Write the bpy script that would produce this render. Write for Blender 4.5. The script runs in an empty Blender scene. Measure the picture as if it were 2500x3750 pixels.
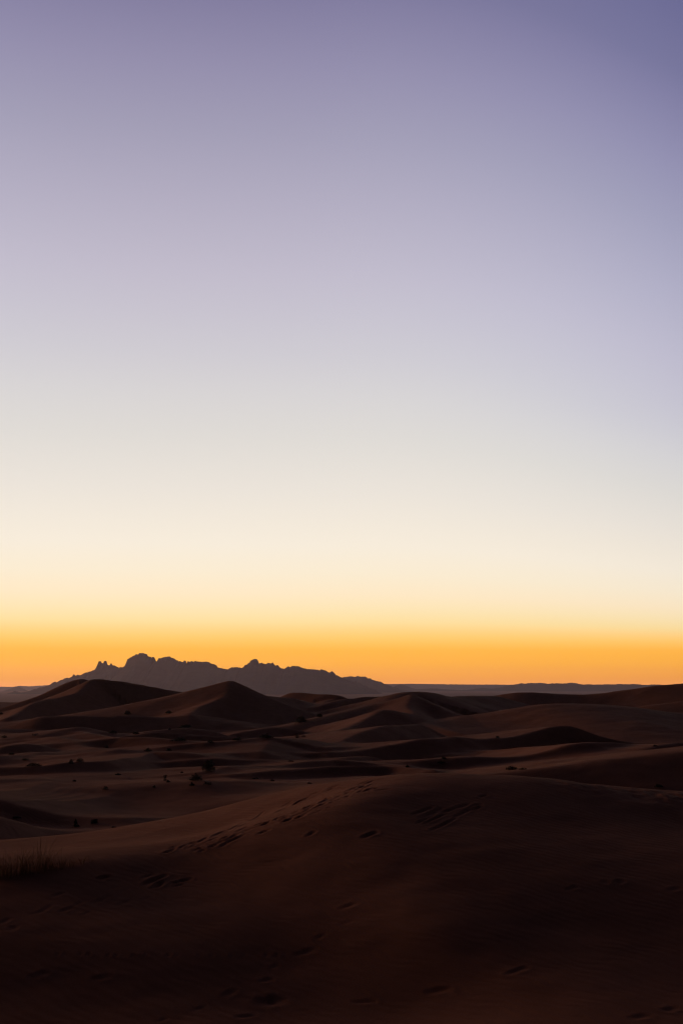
import bpy, math, random
import numpy as np

# ------------------------------------------------------------------ camera, sky, exposure
sc = bpy.context.scene
C = sc.collection
W0, H0, F0 = 2500.0, 3750.0, 4167.0          # photograph frame and focal length in its pixels
HY = 2512.0                                   # row of the true horizon
PITCH = math.atan((HY - H0 / 2) / F0)
cam_d = bpy.data.cameras.new("camera")
cam = bpy.data.objects.new("camera", cam_d); C.objects.link(cam)
cam_d.sensor_fit = 'HORIZONTAL'; cam_d.sensor_width = 24.0
cam_d.lens = 24.0 * F0 / W0
cam_d.clip_start = 0.1; cam_d.clip_end = 60000
cam.location = (0, 0, 0)
cam.rotation_euler = (math.pi / 2 + PITCH, 0, 0)
sc.camera = cam

sc.view_settings.view_transform = 'Standard'
sc.view_settings.look = 'None'
sc.view_settings.exposure = 0.0
sc.view_settings.gamma = 1.0
sc.cycles.use_denoising = True
sc.cycles.max_bounces = 6
sc.cycles.diffuse_bounces = 3
sc.cycles.volume_bounces = 0
sc.cycles.sample_clamp_indirect = 4.0
sc.cycles.filter_width = 1.2


def s2l(c):
    c = c / 255.0
    return c / 12.92 if c <= 0.04045 else ((c + 0.055) / 1.055) ** 2.4


def lin(rgb):
    return (s2l(rgb[0]), s2l(rgb[1]), s2l(rgb[2]), 1.0)


def el_of(y):
    return math.degrees(PITCH + math.atan((H0 / 2 - y) / F0))


SUN_AZ = -9.7        # the sun has set a little left of the view's middle (degrees, + is right)
SKY = [  # dusk sky colours by elevation in degrees above the horizon (display values)
    (el_of(2512), (240, 158, 88)), (el_of(2490), (243, 161, 82)), (el_of(2455), (247, 169, 78)),
    (el_of(2420), (251, 177, 78)), (el_of(2380), (254, 190, 90)), (el_of(2340), (255, 204, 112)),
    (el_of(2310), (255, 214, 136)), (el_of(2280), (254, 223, 158)), (el_of(2235), (254, 229, 179)),
    (el_of(2180), (254, 233, 197)), (el_of(2100), (251, 236, 210)), (el_of(2000), (247, 236, 218)),
    (el_of(1800), (235, 228, 218)), (el_of(1600), (223, 219, 214)), (el_of(1450), (215, 212, 213)),
    (el_of(1300), (207, 204, 211)), (el_of(1150), (200, 196, 208)), (el_of(1000), (193, 188, 204)),
    (el_of(750), (179, 174, 194)), (el_of(500), (163, 159, 183)), (el_of(250), (148, 143, 173)),
    (el_of(20), (132, 127, 161)), (34.0, (122, 118.5, 153.5)), (36.8, (111, 108, 146)), (40.5, (97, 95, 133)), (46.0, (76, 74, 108)),
    (52.0, (54, 52, 74)), (62.0, (36, 34, 48)), (85.0, (24, 23, 34)),
]
SKY_MAX = 90.0
SKY_SCALE = 4.0
SKY_GAIN = [(1.916, 1.692, 1.003), (1.732, 1.602, 0.482), (1.885, 1.724, 0.288), (1.458, 1.423, 0.501), (1.407, 1.209, 0.54), (1.31, 1.209, 0.946), (1.259, 1.165, 1.055), (1.168, 1.164, 1.119), (1.133, 1.141, 1.129), (1.117, 1.112, 1.102), (1.087, 1.091, 1.082), (1.072, 1.076, 1.079), (1.05, 1.048, 1.046), (1.034, 1.033, 1.032), (1.037, 1.034, 1.028), (1.025, 1.021, 1.019), (1.022, 1.017, 1.016), (1.023, 1.016, 1.015), (1.016, 1.011, 1.011), (1.012, 1.007, 1.006), (1.012, 1.008, 1.006), (1.005, 1.006, 1.001)]      # what the haze in front of the low sky takes away, given back per stop
w = bpy.data.worlds.new("World"); sc.world = w
w.use_nodes = True
nt = w.node_tree; nt.nodes.clear()


def nd(tree, typ, **kw):
    n = tree.nodes.new(typ)
    for k, v in kw.items():
        setattr(n, k, v)
    return n


def mth(tree, op, a, b=None, c=None, clamp=False):
    n = tree.nodes.new('ShaderNodeMath'); n.operation = op; n.use_clamp = clamp
    for i, v in enumerate((a, b, c)):
        if v is None:
            continue
        if isinstance(v, (int, float)):
            n.inputs[i].default_value = v
        else:
            tree.links.new(v, n.inputs[i])
    return n.outputs[0]


tc = nd(nt, 'ShaderNodeTexCoord')
sep = nd(nt, 'ShaderNodeSeparateXYZ'); nt.links.new(tc.outputs['Generated'], sep.inputs[0])
elr = mth(nt, 'MULTIPLY', mth(nt, 'ARCSINE', sep.outputs['Z']), 57.29578)
elr = mth(nt, 'MAXIMUM', elr, 0.0)
az = mth(nt, 'MULTIPLY', mth(nt, 'ARCTAN2', sep.outputs['X'], sep.outputs['Y']), 57.29578)
daz = mth(nt, 'SUBTRACT', az, SUN_AZ)
daz = mth(nt, 'ABSOLUTE', daz)
daz = mth(nt, 'MINIMUM', daz, mth(nt, 'SUBTRACT', 360.0, daz))
away = mth(nt, 'MAXIMUM', mth(nt, 'SUBTRACT', daz, 9.7), 0.0)
off = mth(nt, 'MINIMUM', mth(nt, 'MULTIPLY', mth(nt, 'MULTIPLY', away, away), 0.0170), 30.0)
off = mth(nt, 'MULTIPLY', off, mth(nt, 'MULTIPLY', mth(nt, 'SUBTRACT', elr, 1.5), 1 / 12.0, clamp=True))
eff = mth(nt, 'DIVIDE', mth(nt, 'ADD', elr, off), SKY_MAX, clamp=True)
ramp = nd(nt, 'ShaderNodeValToRGB')
ramp.color_ramp.interpolation = 'LINEAR'
els = ramp.color_ramp.elements
while len(els) > 2:
    els.remove(els[-1])
for i, (e, col) in enumerate(SKY):
    p = max(0.0, e / SKY_MAX)
    if i == 0:
        q = els[0]; q.position = p
    elif i == len(SKY) - 1:
        q = els[-1]; q.position = p
    else:
        q = els.new(p)
    g = SKY_GAIN[i] if i < len(SKY_GAIN) else (1.0, 1.0, 1.0)
    q.color = tuple(v * k / SKY_SCALE for v, k in zip(lin(col)[:3], g)) + (1.0,)
nt.links.new(eff, ramp.inputs[0])
# the glow fades away from where the sun went down; the opposite sky is dark
q4 = mth(nt, 'POWER', mth(nt, 'DIVIDE', daz, 68.0), 4.0)
fall = mth(nt, 'ADD', mth(nt, 'DIVIDE', 0.985, mth(nt, 'ADD', q4, 1.0)), 0.015)
fall = mth(nt, 'MULTIPLY', fall, SKY_SCALE)
bg = nd(nt, 'ShaderNodeBackground')
# away from the glow the upper sky turns from mauve towards blue
hi = mth(nt, 'MULTIPLY', mth(nt, 'SUBTRACT', elr, 7.0), 1 / 12.0, clamp=True)
side = mth(nt, 'MULTIPLY', mth(nt, 'POWER', mth(nt, 'MULTIPLY', daz, 1 / 26.0, clamp=True), 2.0), hi)
rgbs = nd(nt, 'ShaderNodeSeparateColor'); nt.links.new(ramp.outputs[0], rgbs.inputs[0])
rgbc = nd(nt, 'ShaderNodeCombineColor'); nt.links.new(rgbs.outputs[0], rgbc.inputs[0])
nt.links.new(mth(nt, 'MULTIPLY', rgbs.outputs[1], mth(nt, 'ADD', mth(nt, 'MULTIPLY', side, 0.05), 1.0)), rgbc.inputs[1])
nt.links.new(mth(nt, 'MULTIPLY', rgbs.outputs[2], mth(nt, 'ADD', mth(nt, 'MULTIPLY', side, 0.09), 1.0)), rgbc.inputs[2])
nt.links.new(rgbc.outputs[0], bg.inputs['Color'])
nt.links.new(fall, bg.inputs['Strength'])
wo = nd(nt, 'ShaderNodeOutputWorld'); nt.links.new(bg.outputs[0], wo.inputs['Surface'])
w.cycles.sampling_method = 'MANUAL'
w.cycles.sample_map_resolution = 1024
# added lamp strengthens the warm horizon afterglow from the left after sunset
from mathutils import Vector
afterglow_d = bpy.data.lights.new("afterglow_lamp", 'SUN'); afterglow_d.energy = 1.6; afterglow_d.angle = math.radians(15)
afterglow_d.color = (1.0, 0.60, 0.34)
afterglow_lamp = bpy.data.objects.new("afterglow_lamp", afterglow_d); C.objects.link(afterglow_lamp)
SE, SA = math.radians(5.6), math.radians(-56.0)
afterglow_lamp.rotation_euler = Vector((math.sin(SA) * math.cos(SE), math.cos(SA) * math.cos(SE), math.sin(SE))).to_track_quat('Z', 'Y').to_euler()
afterglow_lamp.location = (-60, 60, 60)


# ------------------------------------------------------------------ helpers
def ray(px, py):
    """world direction (x, y, z) through a photograph pixel, scaled so that y = 1"""
    a = (px - W0 / 2) / F0; b = (H0 / 2 - py) / F0
    cp, sp = math.cos(PITCH), math.sin(PITCH)
    y = cp - b * sp; z = sp + b * cp
    return a / y, 1.0, z / y


CR = {'r1': (0, 2350, .53125), 'r2': (833, 2350, .53125), 'r3': (1666, 2350, .5319),
      'r4': (0, 2750, .53125), 'r5': (833, 2750, .53125), 'r6': (1666, 2750, .5319),
      'r7': (0, 3200, .7972), 'r8': (1250, 3200, .7972),
      'c1': (0, 2560, .26786), 'c2': (400, 2560, .26786), 'c3': (800, 2560, .26786), 'c4': (1200, 2520, .26786),
      'c5': (1600, 2520, .28699), 'c6': (2050, 2520, .28699), 'c7': (0, 2880, .31888), 's': (0, 0, 1.0)}


def cv(cr, x, y):
    o = CR[cr]
    return o[0] + x * o[2], o[1] + y * o[2]


def hash2(ix, iy, seed):
    n = (ix.astype(np.int64) * 374761393 + iy.astype(np.int64) * 668265263 + seed * 974711) & 0x7fffffff
    n = ((n ^ (n >> 13)) * 1274126177) & 0x7fffffff
    n = (n ^ (n >> 16)) & 0xffff
    return n / 65535.0 * 2 - 1


def vnoise(x, y, seed=0):
    ix = np.floor(x); iy = np.floor(y)
    fx = x - ix; fy = y - iy
    u = fx * fx * fx * (fx * (fx * 6 - 15) + 10); v = fy * fy * fy * (fy * (fy * 6 - 15) + 10)
    a = hash2(ix, iy, seed); b = hash2(ix + 1, iy, seed); c = hash2(ix, iy + 1, seed); d = hash2(ix + 1, iy + 1, seed)
    return (a + (b - a) * u) * (1 - v) + (c + (d - c) * u) * v


def fbm(x, y, seed=0, octv=4, gain=.5):
    s = 0; a = 1.0; t = 0
    for k in range(octv):
        s = s + a * vnoise(x * 2 ** k + 17.3 * k, y * 2 ** k - 9.1 * k, seed + k); t += a; a *= gain
    return s / t


def sstep(a, b, x):
    t = np.clip((x - a) / (b - a), 0, 1)
    return t * t * (3 - 2 * t)


def tag(o, label=None, cat=None, group=None, kind=None):
    if label: o['label'] = label
    if cat: o['category'] = cat
    if group: o['group'] = group
    if kind: o['kind'] = kind
    return o


def mesh_np(name, V, Q, mat, smooth=True, parent=None):
    """link ONE mesh object from an (n,3) vertex array and an (m,4) or (m,3) face array"""
    me = bpy.data.meshes.new(name)
    V = np.asarray(V, dtype=np.float32); Q = np.asarray(Q, dtype=np.int32)
    k = Q.shape[1]
    me.vertices.add(len(V)); me.vertices.foreach_set('co', V.ravel())
    me.loops.add(Q.size); me.loops.foreach_set('vertex_index', Q.ravel())
    me.polygons.add(len(Q))
    me.polygons.foreach_set('loop_start', np.arange(0, Q.size, k, dtype=np.int32))
    me.polygons.foreach_set('loop_total', np.full(len(Q), k, dtype=np.int32))
    me.polygons.foreach_set('use_smooth', np.full(len(Q), smooth, dtype=bool))
    me.update(calc_edges=True)
    me.materials.append(mat)
    o = bpy.data.objects.new(name, me); C.objects.link(o)
    if parent: o.parent = parent
    return o


# ------------------------------------------------------------------ materials
def new_mat(name):
    m = bpy.data.materials.new(name); m.use_nodes = True
    t = m.node_tree; t.nodes.clear()
    b = nd(t, 'ShaderNodeBsdfPrincipled'); o = nd(t, 'ShaderNodeOutputMaterial')
    t.links.new(b.outputs[0], o.inputs['Surface'])
    return m, t, b


def noise_node(t, scale, detail=4, rough=.55, vec=None):
    n = nd(t, 'ShaderNodeTexNoise'); n.inputs['Scale'].default_value = scale
    n.inputs['Detail'].default_value = detail; n.inputs['Roughness'].default_value = rough
    if vec is not None: t.links.new(vec, n.inputs['Vector'])
    return n.outputs['Fac']


def ramp2(t, fac, c0, c1, p0=.3, p1=.7):
    r = nd(t, 'ShaderNodeValToRGB'); t.links.new(fac, r.inputs[0])
    r.color_ramp.elements[0].position = p0; r.color_ramp.elements[0].color = (*c0, 1)
    r.color_ramp.elements[1].position = p1; r.color_ramp.elements[1].color = (*c1, 1)
    return r.outputs[0]


sand, t, b = new_mat('sand')
geo = nd(t, 'ShaderNodeNewGeometry'); pos = geo.outputs['Position']
big = noise_node(t, .035, 3, .5, pos)
col = ramp2(t, big, (.205, .087, .055), (.25, .109, .070))
grain = noise_node(t, 26.0, 5, .7, pos)
mixc = nd(t, 'ShaderNodeMix', data_type='RGBA', blend_type='MULTIPLY'); mixc.inputs['Factor'].default_value = .55
t.links.new(col, mixc.inputs[6])
t.links.new(ramp2(t, grain, (.72, .70, .68), (1.18, 1.16, 1.15), .3, .7), mixc.inputs[7])
mid = noise_node(t, .55, 4, .6, pos)
mixd = nd(t, 'ShaderNodeMix', data_type='RGBA', blend_type='MULTIPLY'); mixd.inputs['Factor'].default_value = 1.0
t.links.new(mixc.outputs[2], mixd.inputs[6])
t.links.new(ramp2(t, mid, (.88, .87, .86), (1.08, 1.09, 1.10), .3, .7), mixd.inputs[7])
t.links.new(mixd.outputs[2], b.inputs['Base Color'])
b.inputs['Roughness'].default_value = .68
b.inputs['Specular IOR Level'].default_value = .001
b.inputs['Specular Tint'].default_value = (1, .6, .5, 1)
bp = nd(t, 'ShaderNodeBump'); bp.inputs['Strength'].default_value = .55; bp.inputs['Distance'].default_value = .02
t.links.new(grain, bp.inputs['Height'])
# wind ripples, a hand's breadth apart
wv = nd(t, 'ShaderNodeTexWave'); wv.wave_type = 'BANDS'; wv.bands_direction = 'DIAGONAL'
wv.inputs['Scale'].default_value = 1.3; wv.inputs['Distortion'].default_value = 9.0
wv.inputs['Detail'].default_value = 2.0; wv.inputs['Detail Scale'].default_value = .6
t.links.new(pos, wv.inputs['Vector'])
bp2 = nd(t, 'ShaderNodeBump'); bp2.inputs['Strength'].default_value = .35; bp2.inputs['Distance'].default_value = .02
t.links.new(wv.outputs['Fac'], bp2.inputs['Height']); t.links.new(bp.outputs[0], bp2.inputs['Normal'])
t.links.new(bp2.outputs[0], b.inputs['Normal'])

rock, t, b = new_mat('dark_rock')
geo = nd(t, 'ShaderNodeNewGeometry')
n1 = noise_node(t, .012, 6, .6, geo.outputs['Position'])
t.links.new(ramp2(t, n1, (.035, .026, .024), (.065, .05, .045)), b.inputs['Base Color'])
b.inputs['Roughness'].default_value = 1.0; b.inputs['Specular IOR Level'].default_value = 0.0

leafm, t, b = new_mat('desert_foliage')
geo = nd(t, 'ShaderNodeNewGeometry')
n1 = noise_node(t, 3.0, 3, .6, geo.outputs['Position'])
t.links.new(ramp2(t, n1, (.026, .023, .015), (.062, .050, .032)), b.inputs['Base Color'])
b.inputs['Roughness'].default_value = .9; b.inputs['Specular IOR Level'].default_value = .1

woodm, t, b = new_mat('dry_stem')
geo = nd(t, 'ShaderNodeNewGeometry')
n1 = noise_node(t, 9.0, 3, .6, geo.outputs['Position'])
t.links.new(ramp2(t, n1, (.035, .024, .016), (.07, .05, .035)), b.inputs['Base Color'])
b.inputs['Roughness'].default_value = .9; b.inputs['Specular IOR Level'].default_value = .1

grassm, t, b = new_mat('dry_grass')
geo = nd(t, 'ShaderNodeNewGeometry')
n1 = noise_node(t, 7.0, 3, .6, geo.outputs['Position'])
t.links.new(ramp2(t, n1, (.12, .065, .035), (.24, .14, .075)), b.inputs['Base Color'])
b.inputs['Roughness'].default_value = .85; b.inputs['Specular IOR Level'].default_value = .15

# ------------------------------------------------------------------ the dune field
FLOOR = -13.0


def floor_z(x, y):
    r = np.hypot(x, y)
    return FLOOR + .5 * fbm(x / 46, y / 30, 5, 3) - 80.0 * sstep(560, 3800, r)


# Each crest: points (crop, x, y, distance or None), windward slope, lee slope, rounding radius
RG = []


def ridge(cr, pts, d0, d1=None, sw=.15, sl=.42, r=1.2, lee=(.5, -.87)):
    d1 = d0 if d1 is None else d1
    P = []
    n = len(pts)
    for p in pts:
        c = p[3] if len(p) > 3 else cr
        P.append([*cv(c, p[0], p[1]), p[2] if len(p) > 2 and p[2] else None])
    # fill in the distances along the screen length
    L = [0]
    for a, b_ in zip(P[:-1], P[1:]):
        L.append(L[-1] + math.hypot(a[0] - b_[0], a[1] - b_[1]))
    if P[0][2] is None: P[0][2] = d0
    if P[-1][2] is None: P[-1][2] = d1
    known = [i for i in range(n) if P[i][2] is not None]
    for a, b_ in zip(known[:-1], known[1:]):
        for i in range(a + 1, b_):
            P[i][2] = P[a][2] + (P[b_][2] - P[a][2]) * (L[i] - L[a]) / (L[b_] - L[a])
    Q = []
    for px, py, D in P:
        rx, _, rz = ray(px, py)
        Q.append((rx * D, D, rz * D))
    Q = np.array(Q)
    for _ in range(2):          # round the corners of the crest line
        q = np.empty((2 * len(Q), 3)); q[0] = Q[0]; q[-1] = Q[-1]
        q[1:-1:2] = Q[:-1] * .75 + Q[1:] * .25; q[2:-1:2] = Q[:-1] * .25 + Q[1:] * .75
        Q = q
    if Q[:, 1].mean() < 255: sw *= .55      # the nearer, lower dunes have long gentle backs
    RG.append((np.array(Q), sw * 1.2, sl * 1.2, r * (.55 if Q[:, 1].mean() < 255 else 1.15), lee))


# -- back row
ridge('r1', [(1420, 385, 450), (1250, 350, 446), (1100, 325), (950, 295), (800, 268), (660, 252, 432), (612, 276, 426), (580, 318, 418),
             (540, 350, 410), (420, 385, 398), (280, 402, 385), (220, 428, 378), (150, 472, 366), (60, 520, 352)], 450, 345, sw=.40, sl=.5, r=1.5)
ridge('r1', [(-300, 560, 430), (0, 458, 440), (90, 430), (180, 400), (290, 366), (380, 320), (470, 275), (540, 252, 455), (585, 254), (640, 275, 455)], 430, 455, sw=.34, sl=.30, r=2.5)
ridge('r1', [(-300, 420), (0, 407), (100, 402), (190, 398), (260, 392)], 560, 560, sw=.2, sl=.3, r=2)
ridge('r1', [(900, 500, 352), (1000, 478), (1150, 440), (1280, 405), (1390, 375, 372), (1500, 335), (1568, 305), (1598, 290, 352),
             (1583, 335, 342), (1550, 385, 334), (1500, 402), (1400, 438, 320), (1335, 470, 312), (1318, 510, 304), (1340, 545, 298), (1380, 575, 290)], 352, 290, sw=.26, sl=.5, r=1.3)
ridge('r2', [(30, 290, 352), (80, 310), (130, 338), (190, 360), (260, 374), (340, 381), (390, 380, 372)], 352, 372, sw=.2, sl=.28, r=2.5)
ridge('r2', [(380, 385), (420, 362), (450, 352), (500, 355), (560, 362), (650, 370), (720, 372), (775, 379), (700, 412, 400), (600, 448, 375), (500, 470, 355), (380, 478, 345)], 425, 340, sw=.24, sl=.42, r=2)
ridge('r2', [(1140, 390), (1050, 385), (960, 382), (860, 390), (760, 404), (680, 425), (620, 448), (595, 480, 352), (600, 515, 340)], 392, 338, sw=.22, sl=.45, r=1.6)
# -- the tall dune right of the middle
ridge('r2', [(450, 580, 285), (560, 540), (650, 520), (750, 500), (850, 475), (950, 445), (1050, 415), (1120, 385, 330), (1180, 352, 338), (1240, 342), (1300, 339), (1380, 346), (1440, 360),
             (1490, 376, 352), (1568, 381, 368), (250, 380, 395, 'r3')], 285, 395, sw=.24, sl=.27, r=3)
ridge('r2', [(1268, 372, 322), (1255, 410, 312), (1230, 438, 304), (1290, 500, 288), (1345, 545, 276), (1420, 585, 264), (1510, 612, 256), (30, 628, 250, 'r3'), (160, 645, 246, 'r3')], 322, 246, sw=.3, sl=.42, r=1.2)
ridge('r2', [(1268, 372, 322), (1330, 395), (1400, 430), (1480, 465), (1568, 495), (60, 508, 300, 'r3')], 322, 300, sw=.3, sl=.42, r=1.2)
ridge('r2', [(600, 645, 232), (700, 628), (780, 605), (850, 580), (930, 545), (1000, 500), (1055, 466, 278), (1100, 470), (1180, 485, 284)], 232, 284, sw=.26, sl=.36, r=1.5)
ridge('r2', [(740, 722, 192), (790, 682), (860, 645), (960, 617), (1060, 592), (1180, 570), (1310, 560, 238), (1400, 598), (1480, 640), (1560, 668, 240)], 192, 240, sw=.2, sl=.42, r=1.6)
# -- right hand back
ridge('r3', [(-80, 374), (0, 383), (120, 383), (250, 375), (370, 352), (480, 347), (600, 355), (720, 365), (850, 368), (1000, 362), (1150, 343), (1300, 318), (1420, 300), (1568, 287), (1900, 262), (2600, 255)], 430, 400, sw=.2, sl=.3, r=2.5)
ridge('r3', [(1240, 458), (1350, 437), (1450, 427), (1568, 414), (2000, 400)], 345, 345, sw=.2, sl=.2, r=2.5)
ridge('r3', [(100, 518), (250, 500), (400, 470), (560, 440), (700, 428), (870, 423), (1050, 430), (1200, 440), (1300, 455), (1450, 476), (1568, 488), (1900, 470)], 285, 290, sw=.16, sl=.11, r=4)
# -- middle right
ridge('r3', [(1568, 690, 203), (1400, 694), (1250, 690), (1150, 680), (1060, 660), (980, 640), (900, 610), (840, 590), (790, 577), (720, 577, 205), (650, 590), (560, 615), (450, 640), (350, 655), (250, 672),
             (180, 680), (80, 676), (0, 670, 186)], 203, 186, sw=.18, sl=.45, r=1.0)
ridge('r2', [(1568, 673, 186), (1450, 672), (1330, 681), (1250, 696), (1150, 711), (1050, 730), (950, 745), (850, 755), (700, 756, 166)], 186, 166, sw=.14, sl=.36, r=1.2)
ridge('r3', [(1330, 762, 158), (1260, 742), (1180, 712), (1080, 692), (950, 685), (830, 692, 152), (720, 712), (650, 735), (560, 757), (400, 781), (250, 790), (100, 780), (0, 785, 146)], 158, 146, sw=.18, sl=.42, r=1.0)
ridge('r3', [(1568, 690, 152), (1480, 700), (1380, 715), (1290, 740)], 152, 145, sw=.15, sl=.3, r=1.0)
ridge('r3', [(-100, 905, 96), (0, 905), (150, 907), (300, 901), (450, 885), (600, 865), (750, 845), (900, 820), (1050, 797), (1250, 775), (1400, 753), (1568, 735), (2000, 700)], 96, 104, sw=.18, sl=.24, r=3)
# -- middle left
ridge('r1', [(-200, 610), (0, 588), (100, 570), (200, 535), (290, 512), (400, 515), (560, 515), (700, 524), (850, 518), (1000, 520), (1150, 522), (1300, 505)], 282, 290, sw=.12, sl=.28, r=1.3)
ridge('r1', [(1360, 575), (1430, 550), (1500, 547), (1568, 552), (40, 563, 288, 'r2'), (100, 578, 286, 'r2'), (200, 590, 284, 'r2'), (300, 592, 284, 'r2'), (420, 580, 286, 'r2')], 292, 286, sw=.12, sl=.18, r=1.3)
ridge('c1', [(-300, 640), (0, 556, 205), (250, 575, 207), (400, 560), (480, 525), (570, 480), (700, 455), (850, 435), (1000, 405, 218), (1150, 410), (1250, 425), (1400, 470), (1550, 500, 222)], 205, 222, sw=.13, sl=.24, r=1.2)
ridge('c1', [(1130, 440, 214), (1250, 480, 208), (1400, 520), (1568, 555, 200), (150, 580, 195, 'c2'), (350, 620, 188, 'c2')], 214, 186, sw=.15, sl=.3, r=1.0)
ridge('c1', [(700, 520, 204), (800, 550, 198), (950, 590), (1100, 640), (1250, 685), (1400, 720), (1490, 735, 172)], 204, 170, sw=.15, sl=.28, r=1.2)
ridge('c1', [(-200, 470, 250), (0, 475, 246), (200, 495), (350, 520), (450, 530, 238)], 250, 236, sw=.12, sl=.22, r=1)
ridge('c2', [(200, 520), (400, 485), (550, 465), (700, 462), (850, 470), (1000, 478), (1200, 495), (1400, 510), (1568, 520), (200, 530, 222, 'c3')], 216, 222, sw=.12, sl=.42, r=.9)
ridge('c2', [(200, 555), (400, 540), (550, 545), (700, 555), (850, 570), (1000, 588), (1150, 598), (1350, 608), (1568, 612), (100, 640, 178, 'c3')], 190, 178, sw=.12, sl=.36, r=.9)
ridge('c1', [(-100, 770, 156), (0, 765), (150, 770), (300, 790), (400, 778), (500, 755), (600, 735, 168), (700, 745)], 156, 168, sw=.14, sl=.18, r=1.2)
# the low dune with a lit left nose
ridge('c1', [(900, 880, 148), (1050, 862), (1200, 825), (1350, 795), (1450, 752), (1568, 725)], 148, 156, sw=.14, sl=.2, r=.9)
ridge('c2', [(0, 738, 156), (100, 713), (250, 704), (400, 712, 158)], 156, 158, sw=.14, sl=.3, r=.8)
ridge('c2', [(1568, 835, 146), (1400, 815), (1300, 790), (1150, 755), (950, 728), (800, 720), (650, 722), (560, 730, 150), (500, 752, 147), (350, 795, 141), (150, 835, 136), (0, 862, 132),
             (1400, 875, 130, 'c1'), (1200, 888, 129, 'c1'), (1000, 895, 128, 'c1'), (850, 915, 127, 'c1'), (650, 945, 126, 'c1'), (400, 955, 126, 'c1'), (150, 960, 126, 'c1'), (-300, 960, 126, 'c1')],
      146, 126, sw=.14, sl=.34, r=.9)
ridge('c1', [(-300, 1100, 108), (0, 1108, 109), (250, 1125), (450, 1135), (650, 1110), (850, 1085), (1100, 1075), (1300, 1055), (1568, 1048, 122), (150, 1050, 122, 'c2'), (350, 1062, 122, 'c2'), (550, 1080, 122, 'c2'), (720, 1105, 121, 'c2')],
      108, 121, sw=.14, sl=.06, r=1.5)
ridge('c1', [(-300, 1105, 107), (0, 1125, 107), (250, 1140), (500, 1155), (800, 1180, 112), (1100, 1190), (1500, 1200), (300, 1205, 112, 'c2'), (700, 1215, 112, 'c2')], 107, 112, sw=.12, sl=.4, r=1.0)
ridge('c2', [(1250, 1040, 118), (1400, 1010), (1568, 985), (100, 965, 122, 'c3')], 118, 122, sw=.13, sl=.15, r=.8)
# middle centre
ridge('c3', [(-200, 620, 172), (0, 605), (180, 590), (350, 562), (550, 545), (700, 545, 178), (850, 552), (1000, 575), (1150, 600), (1300, 640), (1480, 665, 174)], 172, 174, sw=.14, sl=.4, r=.8)
ridge('c3', [(700, 545, 178), (690, 600, 172), (640, 640, 168), (560, 720, 160)], 178, 158, sw=.14, sl=.2, r=1.2)
ridge('c3', [(-400, 835), (0, 820), (200, 838), (450, 850), (700, 858), (950, 868), (1150, 868)], 142, 146, sw=.12, sl=.34, r=.8)
ridge('c3', [(-300, 1040, 118), (0, 1005, 122), (200, 970), (450, 962), (700, 945), (900, 925), (1100, 885), (1300, 858), (1500, 845), (60, 980, 138, 'c4'), (250, 985, 138, 'c4'), (450, 1000, 138, 'c4'),
             (700, 1025, 138, 'c4'), (900, 1045, 136, 'c4'), (1100, 1055, 134, 'c4')], 118, 134, sw=.13, sl=.4, r=.8)
ridge('c3', [(450, 1030, 116), (650, 1000), (850, 990), (1050, 995), (1300, 985), (1500, 970), (60, 1110, 122, 'c4'), (300, 1098, 123, 'c4'), (600, 1085, 124, 'c4'), (850, 1088, 124, 'c4'),
             (1050, 1105, 123, 'c4'), (1250, 1130, 121, 'c4'), (1450, 1150, 119, 'c4')], 116, 119, sw=.13, sl=.42, r=.7)
ridge('c3', [(-200, 1100, 104), (0, 1110), (200, 1105), (400, 1095), (600, 1118), (800, 1140, 106), (1000, 1160)], 104, 106, sw=.12, sl=.12, r=1.2)
ridge('r4', [(-200, 300, 100), (0, 305, 103), (150, 325), (300, 329), (450, 325), (600, 315), (750, 305), (950, 300), (1150, 297), (1350, 300), (1568, 314), (170, 331, 106, 'r5')], 100, 106, sw=.1, sl=.05, r=2)
ridge('r4', [(-300, 270, 82), (0, 318, 82), (100, 345), (200, 369), (330, 400), (430, 420), (550, 432), (700, 434), (850, 440, 80)], 82, 80, sw=.12, sl=.3, r=1.0)
ridge('r4', [(-300, 400, 70), (0, 450, 71), (100, 475), (200, 500), (270, 521), (400, 536), (520, 542), (650, 538), (770, 530, 74), (950, 515)], 70, 74, sw=.12, sl=.14, r=1.5)

_rng = random.Random(8)
for k in range(30):         # rounded hummocks on the left of the field
    D = _rng.uniform(125, 270); cx = _rng.uniform(-.31, .02) * D; L = _rng.uniform(.03, .065) * D; hh = _rng.uniform(2.0, 3.6); ph = _rng.uniform(0, 6)
    P = [(cx + L * u, D + L * .5 * u + L * .3 * math.sin(u * 2.6 + ph), FLOOR + .3 + hh * (1 - .85 * u * u)) for u in np.linspace(-1, 1, 11)]
    RG.append((np.array(P), .14, .40, 1.0, (.5, -.87)))
# low swells of sand between the big dunes
for k in range(60):
    D = 84 * math.exp(_rng.uniform(0, 1.25)); cx = _rng.uniform(-.34, .34) * D; cy = D
    L = _rng.uniform(.05, .11) * D; hh = _rng.uniform(1.1, 2.5); ph = _rng.uniform(0, 6)
    P = []
    for q in range(11):
        u = q / 10 * 2 - 1
        P.append((cx + L * u, cy + L * .28 * u + L * .16 * math.sin(u * 3.2 + ph), FLOOR + .35 + hh * (1 - u * u) * (1 + .15 * math.sin(5 * u + ph))))
    RG.append((np.array(P), .10, .48, .5, (.5, -.87)))
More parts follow.
